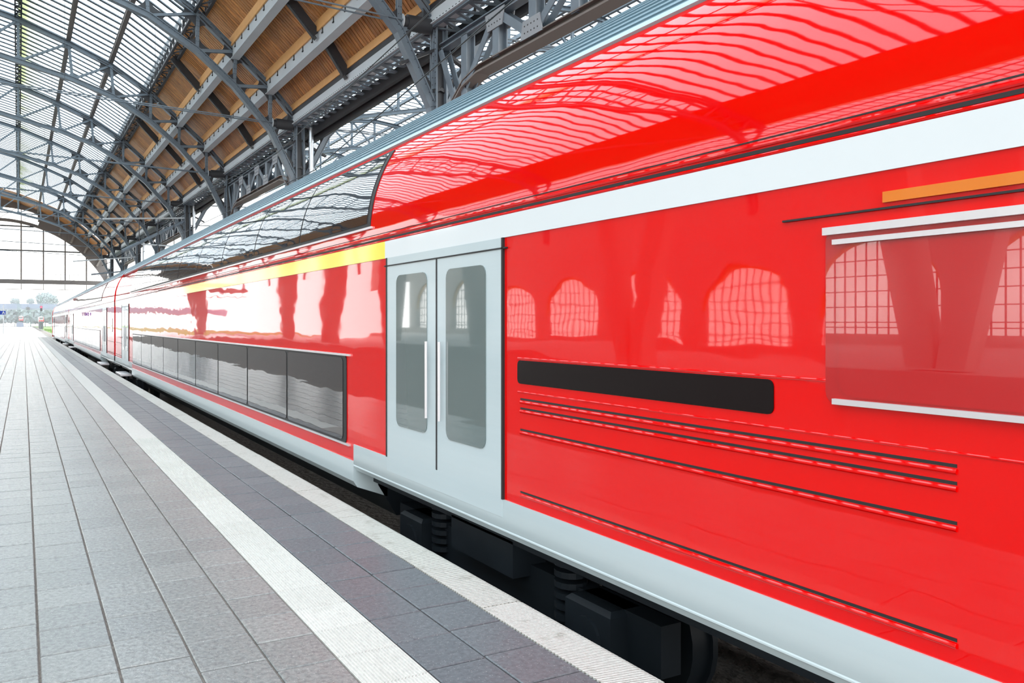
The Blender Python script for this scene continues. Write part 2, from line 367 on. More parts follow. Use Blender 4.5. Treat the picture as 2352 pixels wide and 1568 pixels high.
def make_truss(x_off=0):
    t = empty('roof_truss')
    tm = MB()
    for a, b in zip(TOP[:-1], TOP[1:]):
        tm.beam((a[0],0,a[1]), (b[0],0,b[1]), .05, .30)
        for k in (-1, 1):
            d = Vector((b[0]-a[0], b[1]-a[1])).normalized(); n_ = Vector((-d.y, d.x))*.14*k
            tm.beam((a[0]+n_.x,0,a[1]+n_.y), (b[0]+n_.x,0,b[1]+n_.y), .30, .035)
    tm.build('top_chord', 'steel', t)
    bm = MB(); bp = list(BOT); rv = MB()
    segs = list(zip(bp[:-1], bp[1:]))+[(bp[-1], (XC-.1, ZT(.098))), (bp[0], (XL+.1, ZT(.098)))]
    for a, b in segs:
        d = Vector((b[0]-a[0], b[1]-a[1])).normalized()
        for k in (-1, 1):
            n_ = Vector((-d.y, d.x))*.13*k; bm.beam((a[0]+n_.x,0,a[1]+n_.y), (b[0]+n_.x,0,b[1]+n_.y), .34, .04)
        bm.beam((a[0],-.09,a[1]), (b[0],-.09,b[1]), .03, .26); bm.beam((a[0],.09,a[1]), (b[0],.09,b[1]), .03, .26)
    bm.build('bottom_chord', 'steel', t)
    for i in range(4, N):
        if BOT[i][0] > P0[0]-1: rivet_row(rv, BOT[i], BOT[min(i+1,N-1)], -.108, .3, .09) if i < N-1 else None
        if i < N-1 and BOT[i][0] > P0[0]-1: rivet_row(rv, TOP[i], TOP[i+1], -.03, .3, .09)
    for i in range(N):
        a, b = TOP[i], BOT[i]
        m = MB()
        for k in (-1, 1): m.beam((a[0],k*.06,a[1]), (b[0],k*.06,b[1]), .05, .17)
        m.build('vertical_post', 'steel', t)
        rivet_row(rv, a, b, -.09, .25, .045) if a[0] > P0[0]-1 else None
    h0 = N//2
    for i in range(N-1):
        if i < h0: p, q = TOP[i], BOT[i+1]
        else: p, q = BOT[i], TOP[i+1]
        m = MB(); thick = .13 if abs(i+.5-h0) < 5.2 else .16
        for k in (-1, 1): m.beam((p[0],k*.05,p[1]), (q[0],k*.05,q[1]), .04, thick)
        m.build('diagonal_brace', 'steel', t)
    # gusset plates with rounded corners at every node
    for i in range(N):
        m = MB(); out = abs(i-h0) >= 4; r = 1.0 if out else .55
        L = i-1 if i else None; R = i+1 if i < N-1 else None
        ts, bs = TOP[i], BOT[i]
        nbT = [bs]+([TOP[L]] if L is not None else [])+([TOP[R]] if R else [])
        nbB = [ts]+([BOT[L]] if L is not None else [])+([BOT[R]] if R else [])
        if i >= h0 and R: nbB.append(TOP[R])
        if i <= h0 and L is not None: nbB.append(TOP[L])
        if i > h0: nbT.append(BOT[L])
        if i < h0: nbT.append(BOT[R])
        for v, nb in ((ts, nbT), (bs, nbB)):
            m = MB()
            ag = sorted(nb, key=lambda p: math.atan2(p[1]-v[1], p[0]-v[0]))
            for a, b in zip(ag, ag[1:]+ag[:1]):
                an = (math.atan2(b[1]-v[1], b[0]-v[0])-math.atan2(a[1]-v[1], a[0]-v[0])) % (2*PI)
                if .2 < an < 2.8: fillet(m, v, a, b, r, -.03, .03)
            m.build('gusset_plate', 'steel_dark' if out else 'steel', t)  # same paint throughout; the outer plates have their shade put into the colour
    # haunch plate beside the column
    for sg, xc in ((1, XC), (-1, XL)):
        m = MB(); e = TOP[-1] if sg > 0 else TOP[0]; f = BOT[-1] if sg > 0 else BOT[0]; g = BOT[-2] if sg > 0 else BOT[1]
        fillet(m, (xc-.15*sg, f[1]+.6), (xc-.15*sg, f[1]-2), (g[0], g[1]), 2.0, -.035, .035)
        fillet(m, (xc-.15*sg, e[1]-.2), (xc-.15*sg, f[1]), (TOP[-2] if sg > 0 else TOP[1]), 2.2, -.035, .035)
        m.beam((f[0],0,f[1]+.55), (xc,0,f[1]+.65), .3, .12); m.beam((f[0]-1.2*sg,0,f[1]+1.35), (xc,0,f[1]+2.1), .2, .1)
        m.build('haunch_plate', 'steel_dark', t)  # also the shaded copy of the truss paint
    m = MB()
    xe = .2155*S; zr = ZT(.184)
    for k in (-1, 1): m.path([(mir((xe,0))[0], k*.16, zr), (CEN*S, k*.16, zr+.45), (xe, k*.16, zr)], .028, 6)
    for x in (-8, 0, 6): m.tube((x,-.16,zr+.3), (x,.16,zr+.3), .03, 6)
    m.build('tie_rod', 'steel', t)
    m = MB(); m.tube((xe-.25,0,zr), (xe+.65,0,zr), .27, 14); m.tube((xe-.42,0,zr), (xe-.25,0,zr), .2, 14)
    m.build('tie_anchor', 'steel_dark', t, smooth=True); m = MB(); m.tube((xe-.45,0,zr), (xe-.42,0,zr), .26, 14); m.build('anchor_cap', 'steel_light', t)
    for x in (P0[0]+1.9, PB[0]+.5): MB().tube((x,.1,zr+.3), (x,.1,ZT(.29 if x < 4 else .262)), .012, 4).build('hanger_wire', 'steel_dark', t)
    rv.build('rivets', 'steel_dark', t, kind='stuff')
    return t
ordn = ['nearest', 'second nearest', 'third', 'fourth', 'fifth', 'sixth', 'seventh', 'eighth', 'farthest']
truss = make_truss(); first = True
where = {-1: 'arched steel roof truss right above the near red coach, before all the others',
 0: 'arched roof truss whose grey leg drops just left of the biggest dark column',
 1: 'arched roof truss with its leg against the dark column that carries the tallest shiny downpipe',
 2: 'arched roof truss with its leg between the tallest downpipe and the tubular wire arms',
 3: 'arched roof truss footed on the column that carries the tubular wire arms',
 4: 'arched roof truss next beyond the one at the tubular wire arms',
 5: 'arched roof truss, third from the glazed end wall of the hall',
 6: 'arched roof truss, second from the glazed end wall of the hall',
 7: 'arched roof truss last of all, just in front of the glazed end wall'}
for n in range(-1, 8):
    t = truss if first else copy_tree(truss); first = False
    t.location = hall(0, TY(n)); t.rotation_euler = (0,0,PHI)
    tag(t, where[n], 'roof truss', 'arched trusses of the main hall')
wr = {0: 'blue-grey truss of the neighbouring hall seen right of the biggest dark column',
 1: 'neighbouring hall truss springing from the column with the tallest shiny downpipe',
 2: 'neighbouring hall truss seen through the bay left of the tallest shiny downpipe',
 3: 'neighbouring hall truss seen behind the tubular wire arms',
 4: 'farthest neighbouring hall truss, a sliver above the train roof'}
for n in range(0, 5):
    t = copy_tree(truss); t.location = hall(HW, TY(n)); t.rotation_euler = (0,0,PHI)
    tag(t, wr[n], 'roof truss', 'arched trusses of the neighbouring hall')

# ================================================================== LONGITUDINAL MEMBERS (one thing per line, a section per bay)
def line_thing(name, lab, cat, x, z, mesh_parts, n0=-2, n1=7):
    t = empty(name, hall(x, TY(n0), z), PHI); tag(t, lab, cat)
    for n in range(n0, n1):
        for nm, me, kd in mesh_parts: inst(nm, me, (0, BAY*(n-n0), 0), t, kind=kd)
    return t
# P1: lattice upstand between glass and boards
def lattice(w_, h_, step, ch=.12, mat='steel_dark', face=True):
    a = MB(); b = MB(); k = int(BAY/step); st = BAY/k
    for x in (-w_/2, w_/2):
        for z in (0, h_): a.beam((x,0,z), (x,BAY,z), ch, ch, (1,0,0))
    for i in range(k):
        y = i*st
        for x in (-w_/2, w_/2):
            b.beam((x,y,0), (x,y,h_), .11, .09, (0,1,0)); b.beam((x,y,0 if i%2 else h_), (x,y+st,h_ if i%2 else 0), .05, .08, (1,0,0))
        b.beam((-w_/2,y,0), (w_/2,y,0), .08, .04, (0,1,0)); b.beam((-w_/2 if i%2 else w_/2,y,0), (w_/2 if i%2 else -w_/2,y+st,0), .07, .04, (0,0,1))
    return a.mesh('chord_pair', mat), b.mesh('lacing', mat)
c1, l1 = lattice(.55, 1.0, .98, .14)
line_thing('lattice_purlin', 'dark riveted lattice beam running along the joint of glass roof and timber ceiling', 'lattice beam', P1[0]+.1, P1[1]+.05,
           [('chord_pair', c1, None), ('lacing', l1, 'stuff')])
c0, l0 = lattice(.34, .45, .6, .07)
line_thing('lattice_purlin', 'narrow dark lattice beam running straight up the glass roof at the far left', 'lattice beam', P0[0], P0[1]+.15,
           [('chord_pair', c0, None), ('lacing', l0, 'stuff')])
for (px, pz), lab in ((PA, 'taupe roof purlin across the glazing, left one of the two'), (PB, 'taupe roof purlin across the glazing, right one of the two')):
    m = MB(); m.ibeam((0,0,0), (0,BAY,0), .26, .30, .05, side=(1,0,0)); m.box(-.10,.10,0,BAY,-.12,.12)
    line_thing('roof_purlin', lab, 'purlin', px, pz+.3, [('purlin_section', m.mesh('purlin_section', 'brown_steel'), None)])
def main_beam(h_=.62, w_=.30):
    a = MB(); a.box(-.16, -.12, 0, BAY, -h_/2, h_/2); a.box(-.26, .16, 0, BAY, -h_/2-.03, -h_/2); a.box(-.16, .16, 0, BAY, h_/2, h_/2+.03)
    b = MB(); b.box(-.11, .14, 0, BAY, -h_/2+.02, h_/2-.02)
    c = MB()
    for i in range(12):
        y = (i+.5)*BAY/12; c.box(-.19, -.165, y-.03, y+.03, h_/2-.22, h_/2+.28); c.box(-.21, -.165, y-.06, y+.06, h_/2-.22, h_/2-.17)
    return [('web', a.mesh('web', 'steel_light'), None), ('stiffener', b.mesh('stiffener', 'steel_dark'), None), ('hanger_clips', c.mesh('hanger_clips', 'black'), 'stuff')]
for (px, pz), lab in ((B1, 'upper light grey beam running along the timber ceiling'), (B2, 'lower light grey beam running along the timber ceiling')):
    line_thing('ceiling_beam', lab, 'beam', px, pz-.06, main_beam())
# eave beam
ea = MB(); ea.box(-.20, -.15, 0, BAY, -.30, .16); ea.box(-.30, .25, 0, BAY, -.34, -.30)
eb = MB(); eb.box(-.2, .9, 0, BAY, .16, .40); eb.box(.75, .95, 0, BAY, -.75, -.25); eb.box(1.15, 1.3, 0, BAY, -.95, -.35)
ec = MB(); k = 18
for i in range(k):
    y = i*BAY/k; ec.beam((-.15,y,-.36), (.85,y+BAY/k*.5,-.46), .14, .05, (0,1,0)); ec.beam((.85,y+BAY/k*.5,-.46), (-.15,y+BAY/k,-.36), .14, .05, (0,1,0))
ec.box(-.22, -.10, 0, BAY, -.42, -.34); ec.box(.8, .92, 0, BAY, -.5, -.42)
er = MB()
for i in range(70): er.rivet((-.2,(i+.5)*BAY/70,-.22), (-1,0,0), .045)
line_thing('eave_beam', 'riveted light grey eave beam under the lowest edge of the timber ceiling', 'beam', B3[0], B3[1],
           [('web', ea.mesh('web', 'steel_light'), None), ('backing_beam', eb.mesh('backing_beam', 'steel_dark'), None), ('lacing', ec.mesh('lacing', 'steel'), 'stuff'), ('rivets', er.mesh('rivets', 'black'), 'stuff')])

# ================================================================== CEILINGS
def bay_quad(m, A, B, y0, y1, dz=0, th=.02):
    """slab between two profile points A, B (x,z)"""
    (x0, z0), (x1, z1) = A, B; z0 += dz; z1 += dz
    m.add([(x0,y0,z0),(x1,y0,z1),(x1,y1,z1),(x0,y1,z0),(x0,y0,z0+th),(x1,y0,z1+th),(x1,y1,z1+th),(x0,y1,z0+th)],
          [(0,3,2,1),(4,5,6,7),(0,1,5,4),(1,2,6,5),(2,3,7,6),(3,0,4,7)])
ceil = empty('ceiling', hall(0,0), PHI); ceil['kind'] = 'structure'
SL3 = [(P1, B1), (B1, B2), (B2, B3)]
PLK = .25
def panel_meshes(A, B, W, planks=True):
    base = MB(); bay_quad(base, (A[0]+.1, A[1]), (B[0]+.02, B[1]), 0, W, .66, .1)
    pl = MB(); n_ = int(W/PLK); st = W/n_
    for i in range(n_): bay_quad(pl, (A[0]+.1, A[1]), (B[0]+.02, B[1]), i*st+.022, (i+1)*st-.022, .615+random.uniform(0, .006), .05)
    fa = MB(); fa.box(B[0]-.24, B[0]-.17, 0, W, B[1]+.27 if B is not B3 else B[1]+.40, B[1]+.74)
    return base.mesh('timber_panel', 'wood_back'), pl.mesh('boards', 'wood'), fa.mesh('fascia_board', 'wood_light')
HB = BAY/2
pm = [panel_meshes(A, B, HB) for A, B in SL3]
for n in range(-2, 7):
    for half in (0, 1):
        for k, (bs, bd, fa) in enumerate(pm):
            y = TY(n)+half*HB
            p = inst('timber_panel', bs, (0, y, 0), ceil); inst('boards', bd, (0,0,0), p, kind='stuff'); inst('fascia_board', fa, (0,0,0), p)
# rafters in mid bay
raf = empty('rafter_row')
bpy.data.objects.remove(raf)
rm = []
for A, B in SL3:
    m = MB(); m.beam((A[0]+.1,0,A[1]+.18), (B[0]-.25,0,B[1]+.18), .20, .42); m.beam((A[0]+.1,0,A[1]-.04), (B[0]-.25,0,B[1]-.04), .30, .04)
    rm.append(m.mesh('rafter', 'steel_dark'))
for n in range(-2, 7):
    for me in rm: inst('rafter', me, (0, TY(n)+HB, 0), ceil)
# left flank (out of frame, closes the hall)
m = MB()
for A, B in SL3: bay_quad(m, mir(B), mir(A), TY(-2), TY(7), .62, .1)
m.build('timber_lining', 'wood', ceil, kind='stuff')
# glazing
GL = [(TOP[N//2-1], TOP[N//2]), (TOP[N//2], TOP[N//2+1]), (TOP[N//2+1], P0), (P0, PA), (PA, PB), (PB, P1)]
allgl = [(mir(b), mir(a)) for a, b in GL[2:]][::-1]
UP = .55
nb = 17; gs = BAY/nb
def bar(pts, y):
    m = MB()
    for a, b in zip(pts[:-1], pts[1:]):
        for k in (-.085, .085): m.beam((a[0],y+k,a[1]+UP-.03), (b[0],y+k,b[1]+UP-.03), .065, .05)
        m.beam((a[0],y,a[1]+UP-.006), (b[0],y,b[1]+UP-.006), .12, .006)
    return m
RP = [TOP[N//2+1], P0, PA, PB, P1]
barm = bar(RP, 0).mesh('glazing_bar', 'steel')
lp = [mir(p) for p in RP[::-1]]+[TOP[N//2]]+[TOP[N//2+1]]
LPb = bar(lp, 0)
panes = {i: None for i in range(len(RP)-1)}
for i, (a, b) in enumerate(zip(RP[:-1], RP[1:])):
    m = MB(); bay_quad(m, a, b, .02, gs-.02, UP, .012); panes[i] = m.mesh('glass_pane', 'glass_green' if i == 1 else 'glass')
for n in range(-2, 7):
    ind = n in (1, 2)
    st_b = MB()
    for i in range(nb):
        y = TY(n)+i*gs
        if n >= 0 and n <= 4: inst('glazing_bar', barm, (0, y, 0), ceil)
        else: 
            tmp = bar(RP, y); st_b.add(tmp.v, tmp.f)
        if n >= -1 and i % 1 == 0:
            tmp = bar(lp, y); st_b.add(tmp.v, tmp.f)
        if ind:
            for k in range(1, 4): inst('glass_pane', panes[k], (0, y, 0), ceil)
    st_b.build('glazing_bars', 'steel', ceil, kind='stuff')
    g = MB(); gg = MB()
    for i, (a, b) in enumerate(zip(RP[:-1], RP[1:])):
        if ind and i >= 1: continue
        (gg if i == 1 else g).__class__
        bay_quad(gg if i == 1 else g, a, b, TY(n), TY(n+1), UP, .012)
    for a, b in zip(lp[:-1], lp[1:]): bay_quad(g, a, b, TY(n), TY(n+1), UP, .012)
    g.build('glass_panes', 'glass', ceil, kind='stuff')
    if gg.v: gg.build('stained_glass_panes', 'glass_green', ceil, kind='stuff')
# ridge closing strip + end bay boarding in front of the gable
m = MB()
for a, b in zip(TOP[:-1], TOP[1:]): 
    k = int((YG-TY(7))/.3)
    for i in range(k): bay_quad(m, a, b, TY(7)+i*.3+.01, TY(7)+(i+1)*.3-.01, .45, .06)
m.build('end_bay_boards', 'wood', ceil, kind='stuff')
m = MB()
for px, pz in (P0, PA, PB, P1, B1, B2, TOP[5]): m.box(px-.15, px+.15, TY(7), YG, pz-.05, pz+.4)
m.build('end_bay_beam', 'brown_steel', ceil)

# neighbouring halls
def side_hall(off, nm, n0, n1, left=True, fine=True):
    c = empty('ceiling', hall(off, 0), PHI); c['kind'] = 'structure'
    g = MB(); wd = MB(); br = MB()
    prof_ = TOP
    for a, b in zip(prof_[:-1], prof_[1:]):
        low = min(a[1], b[1]) < P1[1]-.01
        bay_quad(wd if low else g, a, b, TY(n0), TY(n1), .5, .02)
    g.build('glass_panes', 'glass', c, kind='stuff'); wd.build('timber_lining', 'wood', c, kind='stuff')
    pts = [p for p in prof_ if p[1] > P1[1]-.01]
    y = TY(n0)
    while y < TY(n1):
        for a, b in zip(pts[:-1], pts[1:]): br.beam((a[0],y,a[1]+.46), (b[0],y,b[1]+.46), .15, .04)
        y += gs
    br.build('glazing_bars', 'steel', c, kind='stuff')
    pu = MB()
    for p in pts[::1]: pu.box(p[0]-.12, p[0]+.12, TY(n0), TY(n1), p[1]+.1, p[1]+.38)
    pu.build('purlins', 'steel', c, kind='stuff')
    return c
side_hall(HW, 'right', -1, 6)  # the timber band of this hall is added only to block light
side_hall(-HW, 'left', -1, 5)

# ================================================================== COLUMNS, DOWNPIPES, PORTAL GIRDERS
def column_mesh():
    a = MB(); a.box(-.20, .20, -.04, .04, 0, B3[1]+.3)
    b = MB()
    for k in (-1, 1): b.box(k*.20-.03, k*.20+.03, -.24, .24, 0, B3[1]+.3)
    c = MB()
    for i in range(int(B3[1]/.2)):
        for y in (-.18, .18): c.rivet((-.235, y, .3+i*.2), (-1,0,0), .03)
    return a.mesh('column_web', 'steel_dark'), b.mesh('flange', 'steel'), c.mesh('rivets', 'steel_dark')
cw, cf, cr = column_mesh()
base_m = MB().bevbox(-.5,.5,-.5,.5,0,.9,.06).mesh('pedestal', 'concrete')
clab = {-1: 'dark steel column nearest of all, behind the near red coach', 0: 'biggest dark steel column, right of the timber ceiling and above the red coach',
        1: 'dark steel column with the tallest shiny downpipe beside it', 2: 'plain dark steel column between the two nearer shiny downpipes',
        3: 'dark steel column carrying the tubular wire arms', 4: 'plain dark steel column next beyond the tubular wire arms',
        5: 'dark steel column third from the glazed end wall', 6: 'dark steel column second from the glazed end wall', 7: 'dark steel column nearest the glazed end wall'}
for n in range(-1, 8):
    t = empty('steel_column', hall(XC, TY(n), 0), PHI); tag(t, clab[n], 'column', 'columns along the main hall')
    inst('column_web', cw, (0,0,0), t); inst('flange', cf, (0,0,0), t); inst('rivets', cr, (0,0,0), t, kind='stuff'); inst('pedestal', base_m, (0,0,-.02), t)
dl = {1: 'tallest shiny zinc downpipe on the column right of the timber ceiling', 3: 'shiny zinc downpipe on the column with the tubular wire arms', 5: 'farthest and smallest shiny zinc downpipe'}
for n in (1, 3, 5):
    t = empty('downpipe', hall(XC+.52, TY(n)-.42, 0), PHI); tag(t, dl[n], 'downpipe', 'zinc downpipes')
    MB().tube((0,0,0), (0,0,B3[1]-.25), .13, 16).build('pipe', 'zinc', t, smooth=True)
    c = MB()
    for z in (6.9, 8.4, 9.6, 11.0): c.tube((0,0,z), (0,0,z+.09), .15, 16)
    c.build('collar', 'zinc', t, smooth=True)
def portal():
    """in the YZ plane, from y=0 to BAY"""
    zt, zb = EYE+9.55, EYE+7.95; k = 8; st = BAY/k
    tm = MB(); tm.ibeam((0,.27,zt), (0,BAY-.27,zt), .34, .24, .04, side=(1,0,0))
    arc = [(.28, zb-2.6), (.55, zb-1.55), (1.1, zb-.75), (1.9, zb-.22), (2.9, zb)]
    arc = arc+[(BAY-y, z) for y, z in arc[::-1]]
    bm = MB()
    for (a, za), (b, zb_) in zip(arc[:-1], arc[1:]):
        bm.beam((0,a,za), (0,b,zb_), .52, .06, (1,0,0)); bm.beam((0,a,za+.12), (0,b,zb_+.12), .05, .24, (1,0,0)); bm.beam((0,a,za+.24), (0,b,zb_+.24), .40, .04, (1,0,0))
    posts = []; zz = lambda y: (zb+.2) if 2.9 <= y <= BAY-2.9 else zb-(.55 if (2 < y < BAY-2) else 2.0)+.2
    for i in range(1, k):
        y = i*st; m = MB()
        for x in (-.15, .15): m.beam((x,y,zz(y)), (x,y,zt-.1), .04, .34, (1,0,0))
        m.box(-.15,.15,y-.02,y+.02,zz(y),zt-.1); posts.append(m.mesh('vertical_post', 'steel'))
    dg = []
    for i in range(k):
        y0, y1 = max(.3, i*st+.1), min(BAY-.3, (i+1)*st-.1)
        p, q = ((y0, zt-.1), (y1, zz(y1)+.1)) if i % 2 == 0 else ((y0, zz(y0)+.1), (y1, zt-.1))
        
        m = MB()
        for x in (-.15, .15): m.beam((x,p[0],p[1]), (x,q[0],q[1]), .04, .26, (1,0,0))
        dg.append(m.mesh('diagonal_brace', 'steel'))
    gp = []; rv = MB()
    for i in range(1, k):
        y = i*st
        if i % 2: c, s_ = zz(y)+.12, 1
        else: c, s_ = zt-.12, -1
        m = MB()
        for x in (-.19, .19): m.prism_yz([(y-.55,c-.12*s_),(y-.42,c+.42*s_),(y+.42,c+.42*s_),(y+.55,c-.12*s_)][::(1 if s_ > 0 else -1)], x-.015, x+.015)
        gp.append(m.mesh('gusset_plate', 'gusset_grey'))
        for dy in (-.32,-.16,0,.16,.32):
            for dz in (.05,.25): rv.rivet((-.205,y+dy,c+dz*s_), (-1,0,0), .03)
    return tm.mesh('top_chord','steel'), bm.mesh('bottom_chord','brown_steel'), posts, dg, gp, rv.mesh('rivets','black')
ptm, pbm, pps, pds, pgs, prv = portal()
plab = {-1: 'big lattice girder with curved lower flange, at the top right of the biggest dark column',
        1: 'lattice girder with curved lower flange left of the tallest shiny downpipe', 3: 'lattice girder in the bay left of the tubular wire arms',
        5: 'farthest lattice girder between the columns, near the glazed end wall'}
for n in (-1, 1, 3, 5):
    t = empty('portal_girder', hall(XC+.05, TY(n), 0), PHI); tag(t, plab[n], 'girder', 'lattice girders between columns')
    inst('top_chord', ptm, (0,0,0), t); inst('bottom_chord', pbm, (0,0,0), t)
    for me in pps: inst('vertical_post', me, (0,0,0), t)
    for me in pds: inst('diagonal_brace', me, (0,0,0), t)
    for me in pgs: inst('gusset_plate', me, (0,0,0), t)
    inst('rivets', prv, (0,0,0), t, kind='stuff')
# catenary: cantilever arms and wires over the train
t = empty('wire_cantilever', hall(XC, TY(3), 0), PHI); tag(t, 'grey tubular arms holding the overhead wire, on a column left of the tallest downpipe', 'cantilever')
z0 = EYE+9.0
MB().tube((-.2,0,z0-.15), (-5.6,-2.6,z0-3.2), .13, 10).build('main_tube', 'steel', t, smooth=True)
MB().tube((-.2,-.1,z0+.1), (-7.2,-4.5,z0-.9), .07, 8).build('top_tube', 'steel_light', t, smooth=True)
MB().tube((-.2,.1,z0-2.4), (-4.0,-1.8,z0-2.5), .06, 8).build('lower_tube', 'steel_light', t, smooth=True)
m = MB()
for x in (-1.2, -2.6, -4.2): m.tube((x,-.1+x*.45,z0-3.2), (x,-.1+x*.45,z0+.2), .035, 6)
m.build('dropper', 'steel_dark', t)
t = empty('wire_cantilever', hall(XC, TY(5), 0), PHI); tag(t, 'farther and smaller grey tubular wire arms, near the glazed end wall', 'cantilever')
MB().tube((-.2,0,z0-1.0), (-7.5,-3,z0-2.0), .07, 8).build('top_tube', 'steel_light', t, smooth=True)
MB().tube((-.2,0,z0-2.6), (-5.5,-2,z0-3.4), .09, 8).build('main_tube', 'steel', t, smooth=True)
def wire(lab, pts, r):
    return tag(MB().path(pts, r, 5).build('overhead_wire', 'black'), lab, 'wire')
wire('thin black overhead wire crossing in front of the biggest dark column', [(4.1,0,EYE+3.15),(4.35,6.7,EYE+3.22),(5.1,15,EYE+3.0),(4.6,40,EYE+3.1),(4.1,80,EYE+3.1),(4.35,140,EYE+3.1)], .010)
wire('thin black messenger wire sloping up beside the lattice girder', [(4.30,0,EYE+4.4),(4.6,9,EYE+3.95),(5.2,18,EYE+3.9),(4.5,40,EYE+4.3),(4.35,80,EYE+4.1),(4.35,140,EYE+4.1)], .009)

# ================================================================== GABLE
gy = YG; GR = .1236*YG; gcx, gcz = -.0194*YG, -.0114*YG+EYE
def roof_z(x):
    for a, b in zip(TOP[:-1], TOP[1:]):
        if a[0] <= x <= b[0]: return a[1]+(b[1]-a[1])*(x-a[0])/(b[0]-a[0])+.6
    return TOP[-1][1]
gw = MB(); NS = 96
def gpt(r, ph): return (gcx+r*math.sin(ph), gcz+r*math.cos(ph))
def ray_roof(ph):
    r = GR
    while r < 40:
        x, z = gpt(r, ph)
        if x < XL or x > XC+.3 or z > roof_z(max(XL, min(XC, x))): return r
        r += .1
    return r
HOLE = .31
ring = []; NS = 240
for i in range(NS+1):
    ph = -PI/2+PI*i/NS; ring.append((ph, max(GR+.25, ray_roof(ph))))
def ringseg(m, p0, r0a, r0b, p1, r1a, r1b, y0, y1):
    a, b, c, d = gpt(r0a, p0), gpt(r0b, p0), gpt(r1b, p1), gpt(r1a, p1)
    q = [a, b, c, d]
    m.prism_xz(q[::-1], y0, y1)
rib = MB()
for (pa, ra), (pb, rb) in zip(ring[:-1], ring[1:]):
    mid = (pa+pb)/2
    if abs(mid) < HOLE:
        e = max(0, 1-((abs(mid)/HOLE)**14)); top_gap = .45+1.8*math.sqrt(e)
        ringseg(gw, pa, GR+top_gap, ra, pb, GR+top_gap, rb, -.25, .25)
        ringseg(rib, pa, GR, GR+.45, pb, GR, GR+.45, -.3, .3)
    else:
        ringseg(gw, pa, GR+.4, ra, pb, GR+.4, rb, -.25, .25); ringseg(rib, pa, GR, GR+.45, pb, GR, GR+.45, -.3, .3)
gwall = gw.build('wall_end', 'wall'); gwall.location = hall(0, gy); gwall.rotation_euler = (0,0,PHI); gwall['kind'] = 'structure'
rib.build('arch_rim', 'wall', gwall)
m = MB()
MS = .0223*YG
for i in range(-6, 7):
    x = gcx+i*MS
    if abs(x-gcx) < GR*math.sin(HOLE)+.3:
        zb = gcz+math.sqrt(GR**2-(x-gcx)**2); m.box(x-.06, x+.06, -.05, .05, zb, zb+2.6); m.beam((x,0,zb+.4), (x+MS*.8,0,zb+2.2), .06, .08)
m.build('arch_strut', 'brown_steel', gwall)
m = MB()
for sx in (-1, 1):
    for i, ang in enumerate((.50, .62, .76, .92, 1.08)):
        x, z = gpt(GR+.3, sx*ang); x2 = gcx+(x-gcx)*1.06; m.beam((x,-.45,z), (x2,-.45,min(roof_z(max(XL,min(XC,x2)))-.4, z+3.5)), .25, .3)
m.build('wall_stud', 'concrete', gwall)
# glazed infill
win = empty('window_1', hall(0, gy), PHI); win['kind'] = 'structure'
zbm = EYE+6.9
arcp = [gpt(GR, -PI/2+PI*i/48) for i in range(49)]
poly = [p for p in arcp if p[1] > zbm]
xl_, xr_ = gcx-math.sqrt(GR**2-(zbm-gcz)**2), gcx+math.sqrt(GR**2-(zbm-gcz)**2)
m = MB(); m.prism_xz([(xr_,zbm),(xl_,zbm)][::1]+poly, -.01, .01); m.build('glass_pane', 'gable_glass', win)
def arc_z(x): return gcz+math.sqrt(max(0, GR**2-(x-gcx)**2))
for i in range(-5, 6):
    x = gcx+i*MS
    if arc_z(x) > zbm: MB().box(x-.10, x+.10, -.12, .12, zbm, arc_z(x)).build('mullion', 'brown_steel', win)
for z in (EYE+15.6, EYE+11.7):
    dx = math.sqrt(max(.1, GR**2-(z-gcz)**2)); MB().box(gcx-dx, gcx+dx, -.1, .1, z-.10, z+.10).build('transom', 'steel_dark', win)
m = MB(); i = -25
while i <= 25:
    x = gcx+i*MS/5
    if i % 5 and arc_z(x) > zbm+.1: m.box(x-.016, x+.016, -.03, .03, zbm, arc_z(x))
    i += 1
z = zbm
while z < gcz+GR-.1:
    dx = math.sqrt(max(.01, GR**2-(z-gcz)**2)); m.box(gcx-dx, gcx+dx, -.03, .03, z-.016, z+.016); z += 1.3
m.build('muntins', 'brown_steel', win, kind='stuff')
bm_ = MB(); bm_.box(-30, 20, -.6, .6, zbm-.55, zbm+.05); bm_.box(-30, 20, -.7, -.5, zbm-.65, zbm-.5); 
br = bm_.build('end_wall_beam', 'wall'); br.location = hall(0, gy); br.rotation_euler = (0,0,PHI); tag(br, 'long horizontal beam across the foot of the glazed end wall', 'beam')
m = MB(); m.box(-30, 14, -.68, -.64, zbm+.95, zbm+1.0)
for i in range(62): m.box(-29+i*.69-.02, -29+i*.69+.02, -.68, -.64, zbm, zbm+1.0)
m.build('handrail', 'bridge', br)
m = MB(); m.box(-30, 16, -.05, .05, zbm-1.55, zbm-1.47)
for i in range(-8, 6): m.box(gcx+i*MS-.05, gcx+i*MS+.05, -.05, .05, zbm-1.5, zbm-.5)
m.build('hanging_frame', 'brown_steel', br)

